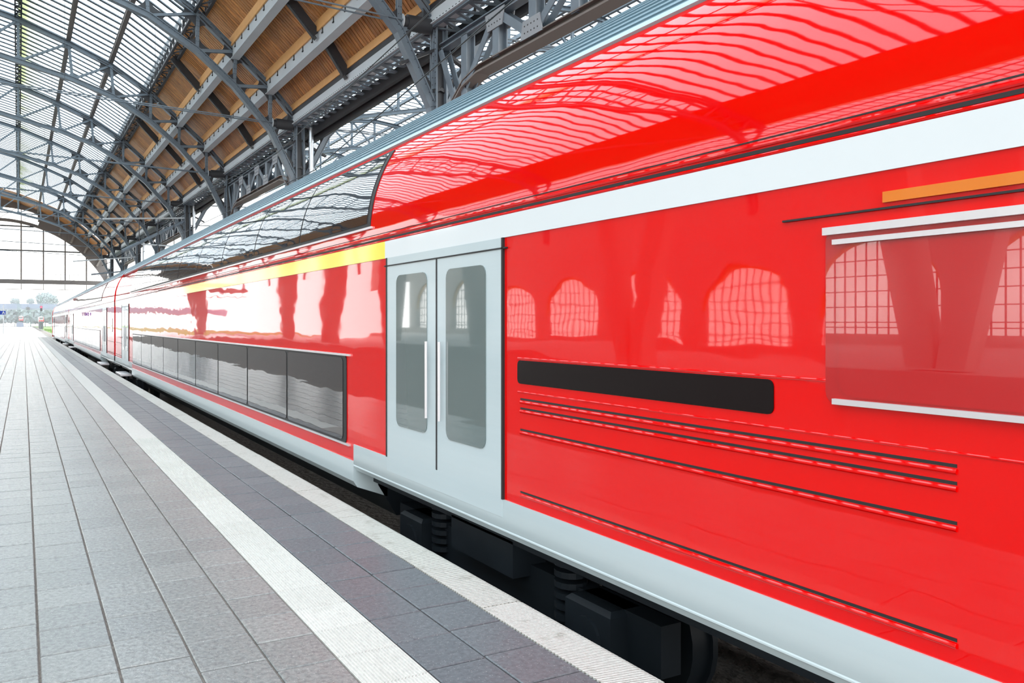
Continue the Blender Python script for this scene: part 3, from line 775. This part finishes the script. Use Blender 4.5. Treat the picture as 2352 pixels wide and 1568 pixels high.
# ================================================================== LEFT SIDE (seen only as reflections): V pillars and arched windows
vp = MB()
for sg in (-1, 1): vp.add([(-.45,sg*.05,0),(.45,sg*.05,0),(.45,sg*1.0,0),(-.45,sg*1.0,0),(-.45,sg*1.5,9.5),(.45,sg*1.5,9.5),(.45,sg*3.0,9.5),(-.45,sg*3.0,9.5)],
                          [(0,3,2,1),(4,5,6,7),(0,1,5,4),(1,2,6,5),(2,3,7,6),(3,0,4,7)] if sg > 0 else [(0,1,2,3),(7,6,5,4),(4,5,1,0),(5,6,2,1),(6,7,3,2),(7,4,0,3)])
vpm = vp.mesh('v_pillar', 'concrete')
wl = empty('wall_left', hall(XL, 0), PHI); wl['kind'] = 'structure'
for n in range(-1, 6): inst('forked_pillar', vpm, (0, TY(n)+7.6-15.68+ (0 if n else 0), 0), wl)
MB().box(-.5, .5, -20, 120, 9.5, 10.3).build('wall_girder', 'concrete', wl)
WX = -HW+6
ww = MB(); wb = 12.6; y = -4
wal = empty('wall_side', hall(XL+WX, 0), PHI); wal['kind'] = 'structure'
m = MB(); gl = MB(); mu = MB(); bo = MB()
m.box(-.4, .4, -20, 140, -1, .7); m.box(-.4, .4, -20, 140, 8.6, 16)
for i in range(10):
    yc = 1+i*wb; r = 5.0
    m.box(-.4, .4, yc+r, yc+wb-r, .7, 8.6)
    ar = [(yc+r*math.cos(PI*k/16), 4.0+4.2*math.sin(PI*k/16)) for k in range(17)]
    for (ya, za), (yb, zb) in zip(ar[:-1], ar[1:]):
        m.prism_yz([(ya,za),(ya,8.6),(yb,8.6),(yb,zb)], -.4, .4)
        bo.beam((.1,ya,za-.2), (.1,yb,zb-.2), .1, .3, (1,0,0))
    gl.prism_yz([(yc-r,.7),(yc+r,.7)]+ar, -.02, .02)
    for k in range(-5, 6):
        yy = yc+k*.9; hh = 4.0+4.2*math.sqrt(max(0, 1-((yy-yc)/r)**2)); mu.box(-.06, .06, yy-.04, yy+.04, .7, hh)
    for z in (1.2, 1.6, 2.8, 4.0, 5.2, 6.4): 
        hw = r if z <= 4 else r*math.sqrt(max(0, 1-((z-4)/4.2)**2)); mu.box(-.06, .06, yc-hw, yc+hw, z-.04, z+.04)
m.build('wall_panel', 'concrete', wal); gl.build('arched_panes', 'gable_glass', wal); mu.build('muntins', 'steel_dark', wal, kind='stuff'); bo.build('pane_border', 'sill', wal)
g2 = MB().box(-60, -20.4, -20, 150, -1.1, -.1).build('floor', 'concrete'); g2['kind'] = 'structure'

# ================================================================== TRAIN
W2 = 1.5; ZE, BE = 2.40, 1.47                    # half width; springing and rise of the upper curve
def ell(t, o=0):                                 # t in degrees from the platform side
    a = math.radians(t); return (TC-(W2+o)*math.cos(a), ZE+(BE+o)*math.sin(a))
def sweep(prof_, y0, y1, m=None, closed=True, ny=1):
    m = m or MB(); n = len(prof_)
    m.add([(x, y0+(y1-y0)*j/ny, z) for j in range(ny+1) for x, z in prof_],
          [(j*n+i, j*n+(i+1) % n, (j+1)*n+(i+1) % n, (j+1)*n+i) for j in range(ny) for i in range(n if closed else n-1)]+([tuple(range(n-1,-1,-1)), tuple(range(ny*n, ny*n+n))] if closed else []))
    return m
def shell(t0, t1, o0, o1, y0, y1, k=12, m=None):
    """curved slab on the upper body between angles t0..t1"""
    p = [ell(t0+(t1-t0)*i/k, o0) for i in range(k+1)]+[ell(t1-(t1-t0)*i/k, o1) for i in range(k+1)]
    return sweep(p[::-1], y0, y1, m)
def side(z0, z1, y0, y1, o=.008, m=None, r=0):
    """flush panel on the platform side"""
    m = m or MB(); x = TC-W2
    if r:
        pts = []
        for cy_, cz_, a0 in ((y1-r,z1-r,0),(y0+r,z1-r,90),(y0+r,z0+r,180),(y1-r,z0+r,270)):
            for k in range(5): a = math.radians(a0+k*22.5); pts.append((cy_+r*math.cos(a), cz_+r*math.sin(a)))
        m.prism_yz(pts, x-o, x+.02)
    else: m.box(x-o, x+.02, y0, y1, z0, z1)
    return m
def bead(z, y0, y1, r=.010, m=None):
    m = m or MB(); x = TC-W2; n = 5
    p = [(x+.002, z-r)]+[(x-r*.9*math.sin(PI*i/n), z-r*math.cos(PI*i/n)) for i in range(1, n)]+[(x+.002, z+r)]
    return sweep(p, y0, y1, m)
def bogie(par, yc):
    b = MB(); x = TC
    b.box(x-1.15, x-1.0, yc-1.75, yc+1.75, -.42, -.12); b.box(x+1.0, x+1.15, yc-1.75, yc+1.75, -.42, -.12); b.box(x-1.1, x+1.1, yc-.35, yc+.35, -.4, -.05)
    b.bevbox(x-1.30, x-1.02, yc-.45, yc+.45, -.20, .10, .04)
    o = b.build('bogie_frame', 'bogie', par)
    for s_ in (-1, 1):
        wy = yc+1.25*s_; w_ = MB()
        for sx in (-1, 1):
            w_.tube((x+sx*.70,wy,-.35), (x+sx*.835,wy,-.35), .43, 28); w_.tube((x+sx*.66,wy,-.35), (x+sx*.70,wy,-.35), .46, 28)
        w_.tube((x-.8,wy,-.35), (x+.8,wy,-.35), .09, 12)
        w_.build('wheelset', 'bogie', o, smooth=True)
        a = MB(); a.bevbox(x-1.28, x-1.0, wy-.22, wy+.22, -.52, -.12, .03); a.tube((x-1.30,wy,-.33), (x-1.25,wy,-.33), .13, 16)
        a.build('axle_box', 'bogie', o)
        s2 = MB()
        for k in range(6): s2.tube((x-1.13,wy+.36*s_*-1,-.35+k*.07), (x-1.13,wy+.36*s_*-1,-.31+k*.07), .11, 14)
        s2.build('coil_spring', 'bogie', o)
    return o
RED_TOP = 35.2
def coach(y0, y1, dn, df, lab, near=False, front=False, ystripe=None, bogies=True):
    """y0..y1 body; dn, df: door centre lines near and far end"""
    t = empty('double_deck_coach', (TC, y0, -.76)); tag(t, lab, 'train coach', 'coaches of the red train')
    inv = Matrix.Translation((-TC, -y0, .76))
    def P(mb, name, mat, smooth=False, kind=None, par=None):
        if par is None: mb.v = [(x-TC, y-y0, z+.76) for x, y, z in mb.v]; return mb.build(name, mat, t, smooth, kind)
        mb.v = [(x-TC, y-y0, z+.76) for x, y, z in mb.v]; return mb.build(name, mat, par, smooth, kind)
    L0, L1 = dn+1.75, df-1.75                                            # low-floor middle section
    half = [(TC-W2+.05, .235), (TC-W2, .245)]+[ell(i*4) for i in range(0, 23)]
    half = half+[(2*TC-x, z) for x, z in half[::-1]][1:]
    P(sweep(half[::-1], y0, y1, ny=1), 'body_shell', 'red', True)
    P(MB().box(TC-1.3, TC+1.3, y0+.05, y1-.05, .04, .30), 'underfloor', 'bogie')
    P(shell(37.2, 142.8, .004, .016, y0-.02, y1+.02, 32), 'roof', 'roof_paint', True)
    m = MB()                                                          # roof ribs
    for a in (39, 41.5, 44, 46.5, 49, 51.5, 54): shell(a, a+.9, .01, .026, y0+.6, y1-.6, 2, m)
    P(m, 'roof_ribs', 'roof_paint', True, 'stuff')
    P(shell(36.0, 38.0, .0, .020, y0, y1, 3), 'gutter', 'gutter', True)
    # skirts
    mid = [(TC-W2-.010, .255), (TC-W2-.010, .06), (TC-W2+.03, .0), (TC-W2+.35, -.12), (TC-W2+.35, .255)]
    P(sweep(mid, L0, L1), 'middle_skirt', 'grey_paint', True)
    P(sweep([(TC-1.25,.0),(TC-1.05,-.32),(TC+1.05,-.32),(TC+1.25,.0),(TC+1.25,.3),(TC-1.25,.3)][::-1], L0, L1), 'underframe', 'bogie')
    for a, b in ((y0, L0), (L1, y1)):
        P(sweep([(TC-W2-.010, .419), (TC-W2-.010, .23), (TC-W2+.02, .166), (TC-W2+.3, .10), (TC-W2+.3, .419)], a, b), 'end_skirt', 'grey_paint', True)
        P(bead(.213, a, b, .012), 'skirt_bead', 'grey_paint', True)
    # stripe, and flat black strips above it painted as recess shade
    ys = ystripe if ystripe is not None else y1
    P(side(2.165, 2.315, y0, ys), 'white_stripe', 'white_paint')
    if ys < y1: P(side(2.165, 2.315, ys, y1), 'yellow_stripe', 'yellow')
    P(side(2.335, 2.352, y0, y1, .003), 'groove_shade', 'black'); P(bead(2.372, y0, y1, .013), 'bead', 'red', True); P(bead(2.326, y0, y1, .008), 'lower_bead', 'red', True)
    P(side(2.392, 2.398, y0, y1, .003), 'upper_groove_shade', 'black')
    # doors
    for dc in (dn, df):
        d = P(side(.30, 2.165, dc-.95, dc+.95, .012), 'door', 'grey_paint')
        fr = MB()
        for yy in (-.96, .942): side(.42, 2.165, dc+yy, dc+yy+.018, .018, fr)
        side(.46, 2.10, dc-.009, dc+.009, .016, fr); side(2.09, 2.10, dc-1.0, dc+1.0, .018, fr)
        P(fr, 'door_seal', 'black', par=d).parent = d
        for s_ in (-1, 1):
            g = side(.72, 2.00, dc+s_*.45-.29, dc+s_*.45+.29, .018, None, .07); P(g, 'door_window', 'doorglass', par=d)
            hn = MB().tube((TC-W2-.05, dc+s_*.11, .85), (TC-W2-.05, dc+s_*.11, 1.45), .012, 8); P(hn, 'door_handle', 'alu', par=d)
    # lower deck windows
    n_ = 9; ws = (L1-L0-.5)/n_
    P(side(.395, 1.275, L0+.2, L1-.2, .010, None, .06), 'lower_window_band', 'black')
    fr = MB(); side(1.268, 1.288, L0+.1, L1-.1, .022, fr); side(.385, .405, L0+.1, L1-.1, .022, fr); P(fr, 'lower_window_frame', 'alu')
    for i in range(n_):
        a = L0+.25+i*ws; P(side(.43, 1.245, a+.03, a+ws-.03, .016, None, .05), 'window_pane', 'trainglass')
    # upper deck windows on the curve
    P(shell(3.2, 33.8, .0, .008, L0-.4, L1+.4, 14), 'upper_window_band', 'black', True)
    for i in range(n_):
        a = L0-.35+i*(L1-L0+.7)/n_; P(shell(4.6, 32.4, .004, .014, a+.02, a+(L1-L0+.7)/n_-.02, 14), 'window_pane', 'trainglass', True)
    P(shell(2.4, 3.2, .0, .018, L0-.45, L1+.45, 2), 'upper_window_sill', 'alu')
    # end zones: mid-level window, vents, beads
    for a, b, sgn in ((y0, dn-1.1, -1), (df+1.1, y1, 1)):
        if b-a > 1.0:
            for z in ((.487, .889, 1.026, 1.086) if near and sgn < 0 else (.487, .889)):
                e = min(b, b); s0 = max(a+.1, b-2.75) if sgn < 0 else a
                P(bead(z, s0, b-.05, .011), 'panel_bead', 'red', True); P(side(z+.014, z+.026, s0, b-.05, .0025), 'panel_groove_shade', 'black')  # black strips along the beads, recess shade put into the colour
    if near:
        P(side(1.205, 1.355, 2.35, dn-1.12, .006, None, .03), 'vent_window', 'vent_black'); P(bead(1.368, 1.6, dn-1.12, .007), 'vent_bead', 'red', True)
        P(bead(1.150, -.8, dn-1.12, .006), 'belt_bead', 'red', True)
        wf = MB(); side(1.275, 1.97, -.3, 2.10, .006, wf, .05); P(wf, 'window_surround', 'red_film')
        P(side(1.31, 1.895, -.2, 2.04, .013, None, .06), 'window_pane', 'red_film')
        fr = MB(); side(1.905, 1.925, -.3, 2.06, .024, fr); side(1.945, 1.975, -.3, 2.10, .028, fr); P(fr, 'window_rail', 'alu')
        fr = MB(); side(1.278, 1.30, -.3, 2.06, .024, fr); P(fr, 'window_sill', 'alu')
        P(side(2.045, 2.085, -.3, 1.86, .012), 'orange_strip', 'orange')
        P(side(2.02, 2.028, -.3, 2.3, .012), 'panel_seam', 'black')
    else:
        for yy in (y0+.9, y1-.9): P(side(1.25, 1.75, yy-.25, yy+.25, .012, None, .06), 'end_window', 'trainglass')
    # far-end grey corner and gangway
    m = MB(); m.box(TC-.75, TC+.75, y1, y1+.28, -.1, 2.2); 
    if not front: P(m, 'gangway', 'black')
    else:
        p = [(TC-W2-.03, .05)]+[ell(i*6, .03) for i in range(0, 16)]; p = p+[(2*TC-x, z) for x, z in p[::-1]]
        P(sweep(p[::-1], y1-.35, y1), 'front_rim', 'red', True)
        P(MB().box(TC-1.0, TC+1.0, y1, y1+.04, 1.2, 2.4), 'windscreen', 'trainglass')
    if near or True:
        for s_, yc in ((-1, dn-.3), (1, df+.3)):
            o = bogie(t, yc)
            for ch in [o]+list(o.children): ch.data.transform(inv)
    # folding steps at the far-end doors
    st_y = [df]+([] if near else [dn])
    for yy in st_y:
        m = MB(); m.bevbox(TC-W2-.22, TC-W2+.1, yy-.75, yy+.75, -.05, .02, .012); P(m, 'folding_step', 'alu')
    return t
A0, A1, BB0, BB1, CC0, CC1 = -3.2, 29.7, 30.15, 61.6, 62.05, 98.0
coach(A0, A1, 5.45, 26.7, 'near red double-deck coach filling the right of the picture, with yellow and white stripe', near=True, ystripe=6.45)
coach(BB0, BB1, 33.9, 57.1, 'middle red double-deck coach, between the near coach and the last one')
coach(CC0, CC1, 65.9, 92.2, 'last red double-deck coach with rounded red end, at the end of the train', front=True)

# ================================================================== OUTSIDE
def at(u, v, d):                                   # a point seen at pixel (u,v) at depth d along the view axis
    r = (u-CX)/F*d; return Vector((d*math.sin(TH)+r*math.cos(TH), d*math.cos(TH)-r*math.sin(TH), EYE+(V0-v)/F*d))
gr = MB().box(5.9, 110, 165, 620, -1.12, -.95).build('lawn', 'grass'); gr['kind'] = 'structure'
MB().box(-80, -20.5, 160, 640, -1.12, -.97).build('verge', 'grass', gr)
gb = MB()
for i in range(900):
    x, y = random.uniform(6.0, 14), random.uniform(166, 300); h = random.uniform(.2, .7)
    gb.add([(x-.06,y,-.96),(x+.06,y,-.96),(x+random.uniform(-.2,.2),y,-.96+h)], [(0,1,2)])
tag(gb.build('grass_tufts', 'grass'), 'tufts of sunlit grass beside the track beyond the last coach', 'grass', kind='stuff')
# road bridge
b = at(30, 700, 400); t = empty('road_bridge', (b.x, b.y, -1.1)); tag(t, 'pale blue-grey road bridge crossing behind the station mouth', 'bridge')
MB().box(-90, 90, -3, 3, 7.9+1.1, 8.6+1.1).build('deck', 'bridge', t)
m = MB(); m.box(-90, 90, -3.2, -3.0, 12.2, 12.4)
for i in range(90): m.box(-90+i*2, -89.9+i*2, -3.2, -3.0, 9.6, 12.2)
m.build('parapet', 'bridge', t); MB().box(-90, 90, -3.1, -3.05, 9.7, 12.0).build('screen', 'screen_blue', t)
for x in (-40, -16, 22): MB().box(x-.6, x+.6, -1, 1, 0, 9).build('pier', 'concrete', t)
# cabin on the bridge
p = at(64, 703, 380); t = empty('signal_cabin', (p.x*400/380, p.y*400/380, 7.62)); t.scale = (1.05,)*3; tag(t, 'small dark cabin with a spike on the bridge', 'cabin')
MB().bevbox(-.8,.8,-.8,.8,0,1.5,.1).build('cabin_body', 'black', t); MB().tube((0,0,1.5),(0,0,2.6),.06,6).build('spike', 'black', t)
MB().box(-1,1,-1,1,-.1,0).build('cabin_floor', 'black', t)
# lattice masts
def mast(u, vtop, d, lab, w_=.35):
    p = at(u, V0, d); ztop = EYE+(V0-vtop)/F*d; t = empty('lattice_mast', (p.x, p.y, -1.1)); tag(t, lab, 'mast', 'overhead line masts outside')
    m = MB(); H = ztop+1.1
    for sx in (-1, 1):
        for sy in (-1, 1): m.beam((sx*w_,sy*w_,0), (sx*w_*.6,sy*w_*.6,H), .09, .09)
    m.build('legs_frame', 'mast', t); m = MB(); k = max(4, int(H/1.0))
    for i in range(k):
        a = w_*(1-.4*i/k); bb = w_*(1-.4*(i+1)/k); z, z2 = H*i/k, H*(i+1)/k; s_ = 1 if i % 2 else -1
        m.beam((-a*s_,-a,z), (bb*s_,-bb,z2), .05, .05); m.beam((-a*s_,a,z), (bb*s_,bb,z2), .05, .05); m.beam((-a,-a*s_,z), (-bb,bb*s_,z2), .05, .05)
    m.build('bracing', 'mast', t); return t
mast(95, 680, 250, 'tall green lattice mast carrying the red signal'); mast(68.5, 712, 230, 'short green lattice mast left of the red signal')
mast(46, 690, 300, 'thin lattice mast behind the left one of the two far trains'); mast(41, 693, 320, 'thinnest lattice mast at the left end of the bridge view'); mast(60, 705, 340, 'thin lattice mast under the cabin on the bridge')
p = at(94.7, 712, 249.5); t = empty('signal_light', (p.x, p.y, p.z)); tag(t, 'railway signal showing a red light on the tall mast', 'signal')
MB().bevbox(-.32,.32,-.1,.1,-.3,.55,.03).build('signal_box', 'black', t); MB().box(-.1,.1,.05,.5,-.2,.5).build('bracket', 'mast', t); MB().tube((0,-.1,.95),(0,-.2,.95),.3,14).build('red_lamp', 'signal_red', t); MB().tube((0,0,.95),(0,-.1,.95),.42,14).build('lamp_hood', 'black', t)
# signs on posts
for u, vb, lab in ((8.0, 754, 'white post with a blue square sign with a white letter A'), (-1.5, 756, 'white post at the left picture edge with a cut-off blue sign')):
    p = at(u, V0, 118); t = empty('platform_sign', (p.x, p.y, 0)); tag(t, lab, 'sign')
    MB().tube((0,0,0), (0,0,4.2), .07, 8).build('post', 'post_white', t)
    s_ = MB().box(-.28,.28,-.14,-.08,2.75,3.3).build('sign_board', 'sign_blue', t)
    if u > 0:
        m = MB()
        m.beam((-.16,-.15,2.83), (-.0,-.15,3.22), .02, .09); m.beam((.16,-.15,2.83), (.0,-.15,3.22), .02, .09); m.beam((-.1,-.15,2.96), (.1,-.15,2.96), .02, .07)
        m.build('letter', 'sign_white', s_)
# distant trains facing the hall
def far_train(u, vb, d, hgt, lab, red=True):
    p = at(u, vb, d); t = empty('far_train', (p.x, p.y, p.z)); tag(t, lab, 'train')
    s_ = hgt/3.8
    pr = [(-1.4,0.4),(1.4,0.4),(1.45,1.2),(1.4,2.8),(1.1,3.5),(.5,3.8),(-.5,3.8),(-1.1,3.5),(-1.4,2.8),(-1.45,1.2)]
    MB().prism_xz([(x*s_,z*s_) for x, z in pr], 0, 25).build('train_body', 'white_paint' if red else 'bridge', t)
    MB().prism_xz([(x*s_,z*s_) for x, z in [(-1.42,.45),(1.42,.45),(1.46,1.4),(-1.46,1.4)]], -.06, .0).build('front_apron', 'red', t)
    MB().box(-1.0*s_,1.0*s_,-.05,.0,1.9*s_,3.1*s_).build('windscreen', 'trainglass', t)
    m = MB()
    for sx in (-1, 1): m.box((sx*1.25-.12)*s_,(sx*1.25+.12)*s_,-.06,0,1.4*s_,3.2*s_)
    m.build('front_pillar', 'red', t); MB().box(-1.2*s_,1.2*s_,1,24,-1.12-p.z,.4*s_).build('bogies', 'black', t)
far_train(48, 737.5, 330, 2.3, 'left one of the two small red and white trains far away')
far_train(95, 739.5, 300, 2.2, 'right one of the two small red and white trains, behind the red signal mast')
p = at(46, 749, 280); t = empty('grey_container', (p.x, p.y, 0)); t.scale = (1.5,)*3; tag(t, 'rounded grey container at the far end of the platform', 'container')
m = MB(); m.prism_xz([(-.75,.05),(.75,.05),(.8,.5),(.7,.9),(.4,1.12),(-.4,1.12),(-.7,.9),(-.8,.5)], 0, 1.6); m.build('container_shell', 'bridge', t); MB().box(-.7,.7,.05,1.5,-.01,.06).build('container_foot', 'black', t)
# wires outside, trees
for i, (u0, v0, u1, v1, d0, d1) in enumerate(((41, 706, 68.5, 713, 320, 230), (68.5, 713, 95, 706, 230, 250))):
    a, b = at(u0, v0, d0), at(u1, v1, d1); tag(MB().path([a, (a+b)/2-Vector((0,0,.3)), b], .06, 4).build('overhead_wire', 'mast'), ['pale wire left of the short lattice mast', 'pale wire between the short lattice mast and the red signal mast'][i], 'wire')
def tree(u, v, d, r, lab, cat_='tree'):
    p = at(u, v, d); t = empty('tree', (p.x, p.y, -1.1)); tag(t, lab, cat_)
    m = MB(); H = p.z+1.1; m.tube((0,0,0),(0,0,H),.25,6,.12); m.build('trunk', 'foliage', t)
    m = MB()
    for i in range(260):
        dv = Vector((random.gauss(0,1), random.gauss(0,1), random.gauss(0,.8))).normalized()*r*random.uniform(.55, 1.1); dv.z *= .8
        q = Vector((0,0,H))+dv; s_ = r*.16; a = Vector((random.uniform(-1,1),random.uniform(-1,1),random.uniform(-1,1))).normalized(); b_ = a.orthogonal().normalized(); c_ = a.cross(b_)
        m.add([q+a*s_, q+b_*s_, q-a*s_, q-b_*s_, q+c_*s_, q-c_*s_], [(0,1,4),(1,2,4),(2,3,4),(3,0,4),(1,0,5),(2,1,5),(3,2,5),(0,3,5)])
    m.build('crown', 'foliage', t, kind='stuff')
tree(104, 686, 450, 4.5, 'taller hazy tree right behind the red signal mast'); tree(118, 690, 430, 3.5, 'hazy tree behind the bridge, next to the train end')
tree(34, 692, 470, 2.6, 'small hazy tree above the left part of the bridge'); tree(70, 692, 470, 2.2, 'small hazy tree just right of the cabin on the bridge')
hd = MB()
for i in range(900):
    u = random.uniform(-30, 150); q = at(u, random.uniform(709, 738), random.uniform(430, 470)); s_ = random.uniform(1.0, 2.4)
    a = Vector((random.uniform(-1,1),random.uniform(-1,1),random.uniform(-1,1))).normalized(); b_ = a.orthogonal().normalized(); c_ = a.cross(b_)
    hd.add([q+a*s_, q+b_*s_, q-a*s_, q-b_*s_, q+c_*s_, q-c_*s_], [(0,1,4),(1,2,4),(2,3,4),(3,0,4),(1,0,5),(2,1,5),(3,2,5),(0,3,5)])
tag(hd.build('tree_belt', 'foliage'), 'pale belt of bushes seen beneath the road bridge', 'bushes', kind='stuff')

# thin summer haze beyond the hall mouth
hz = MB().box(-260, 260, 172, 640, -1.1, 70).build('haze', 'black'); hz.name = 'haze'
vm = bpy.data.materials.new('haze_air'); vm.use_nodes = True; n_ = vm.node_tree.nodes; n_.clear()
vo_ = n_.new('ShaderNodeOutputMaterial'); sc_ = n_.new('ShaderNodeVolumeScatter'); sc_.inputs['Color'].default_value = (.93, .97, 1, 1); sc_.inputs['Density'].default_value = .0008
vm.node_tree.links.new(sc_.outputs[0], vo_.inputs['Volume']); hz.data.materials.clear(); hz.data.materials.append(vm)
tag(hz, 'pale haze in the open air beyond the station mouth', 'haze', kind='stuff')
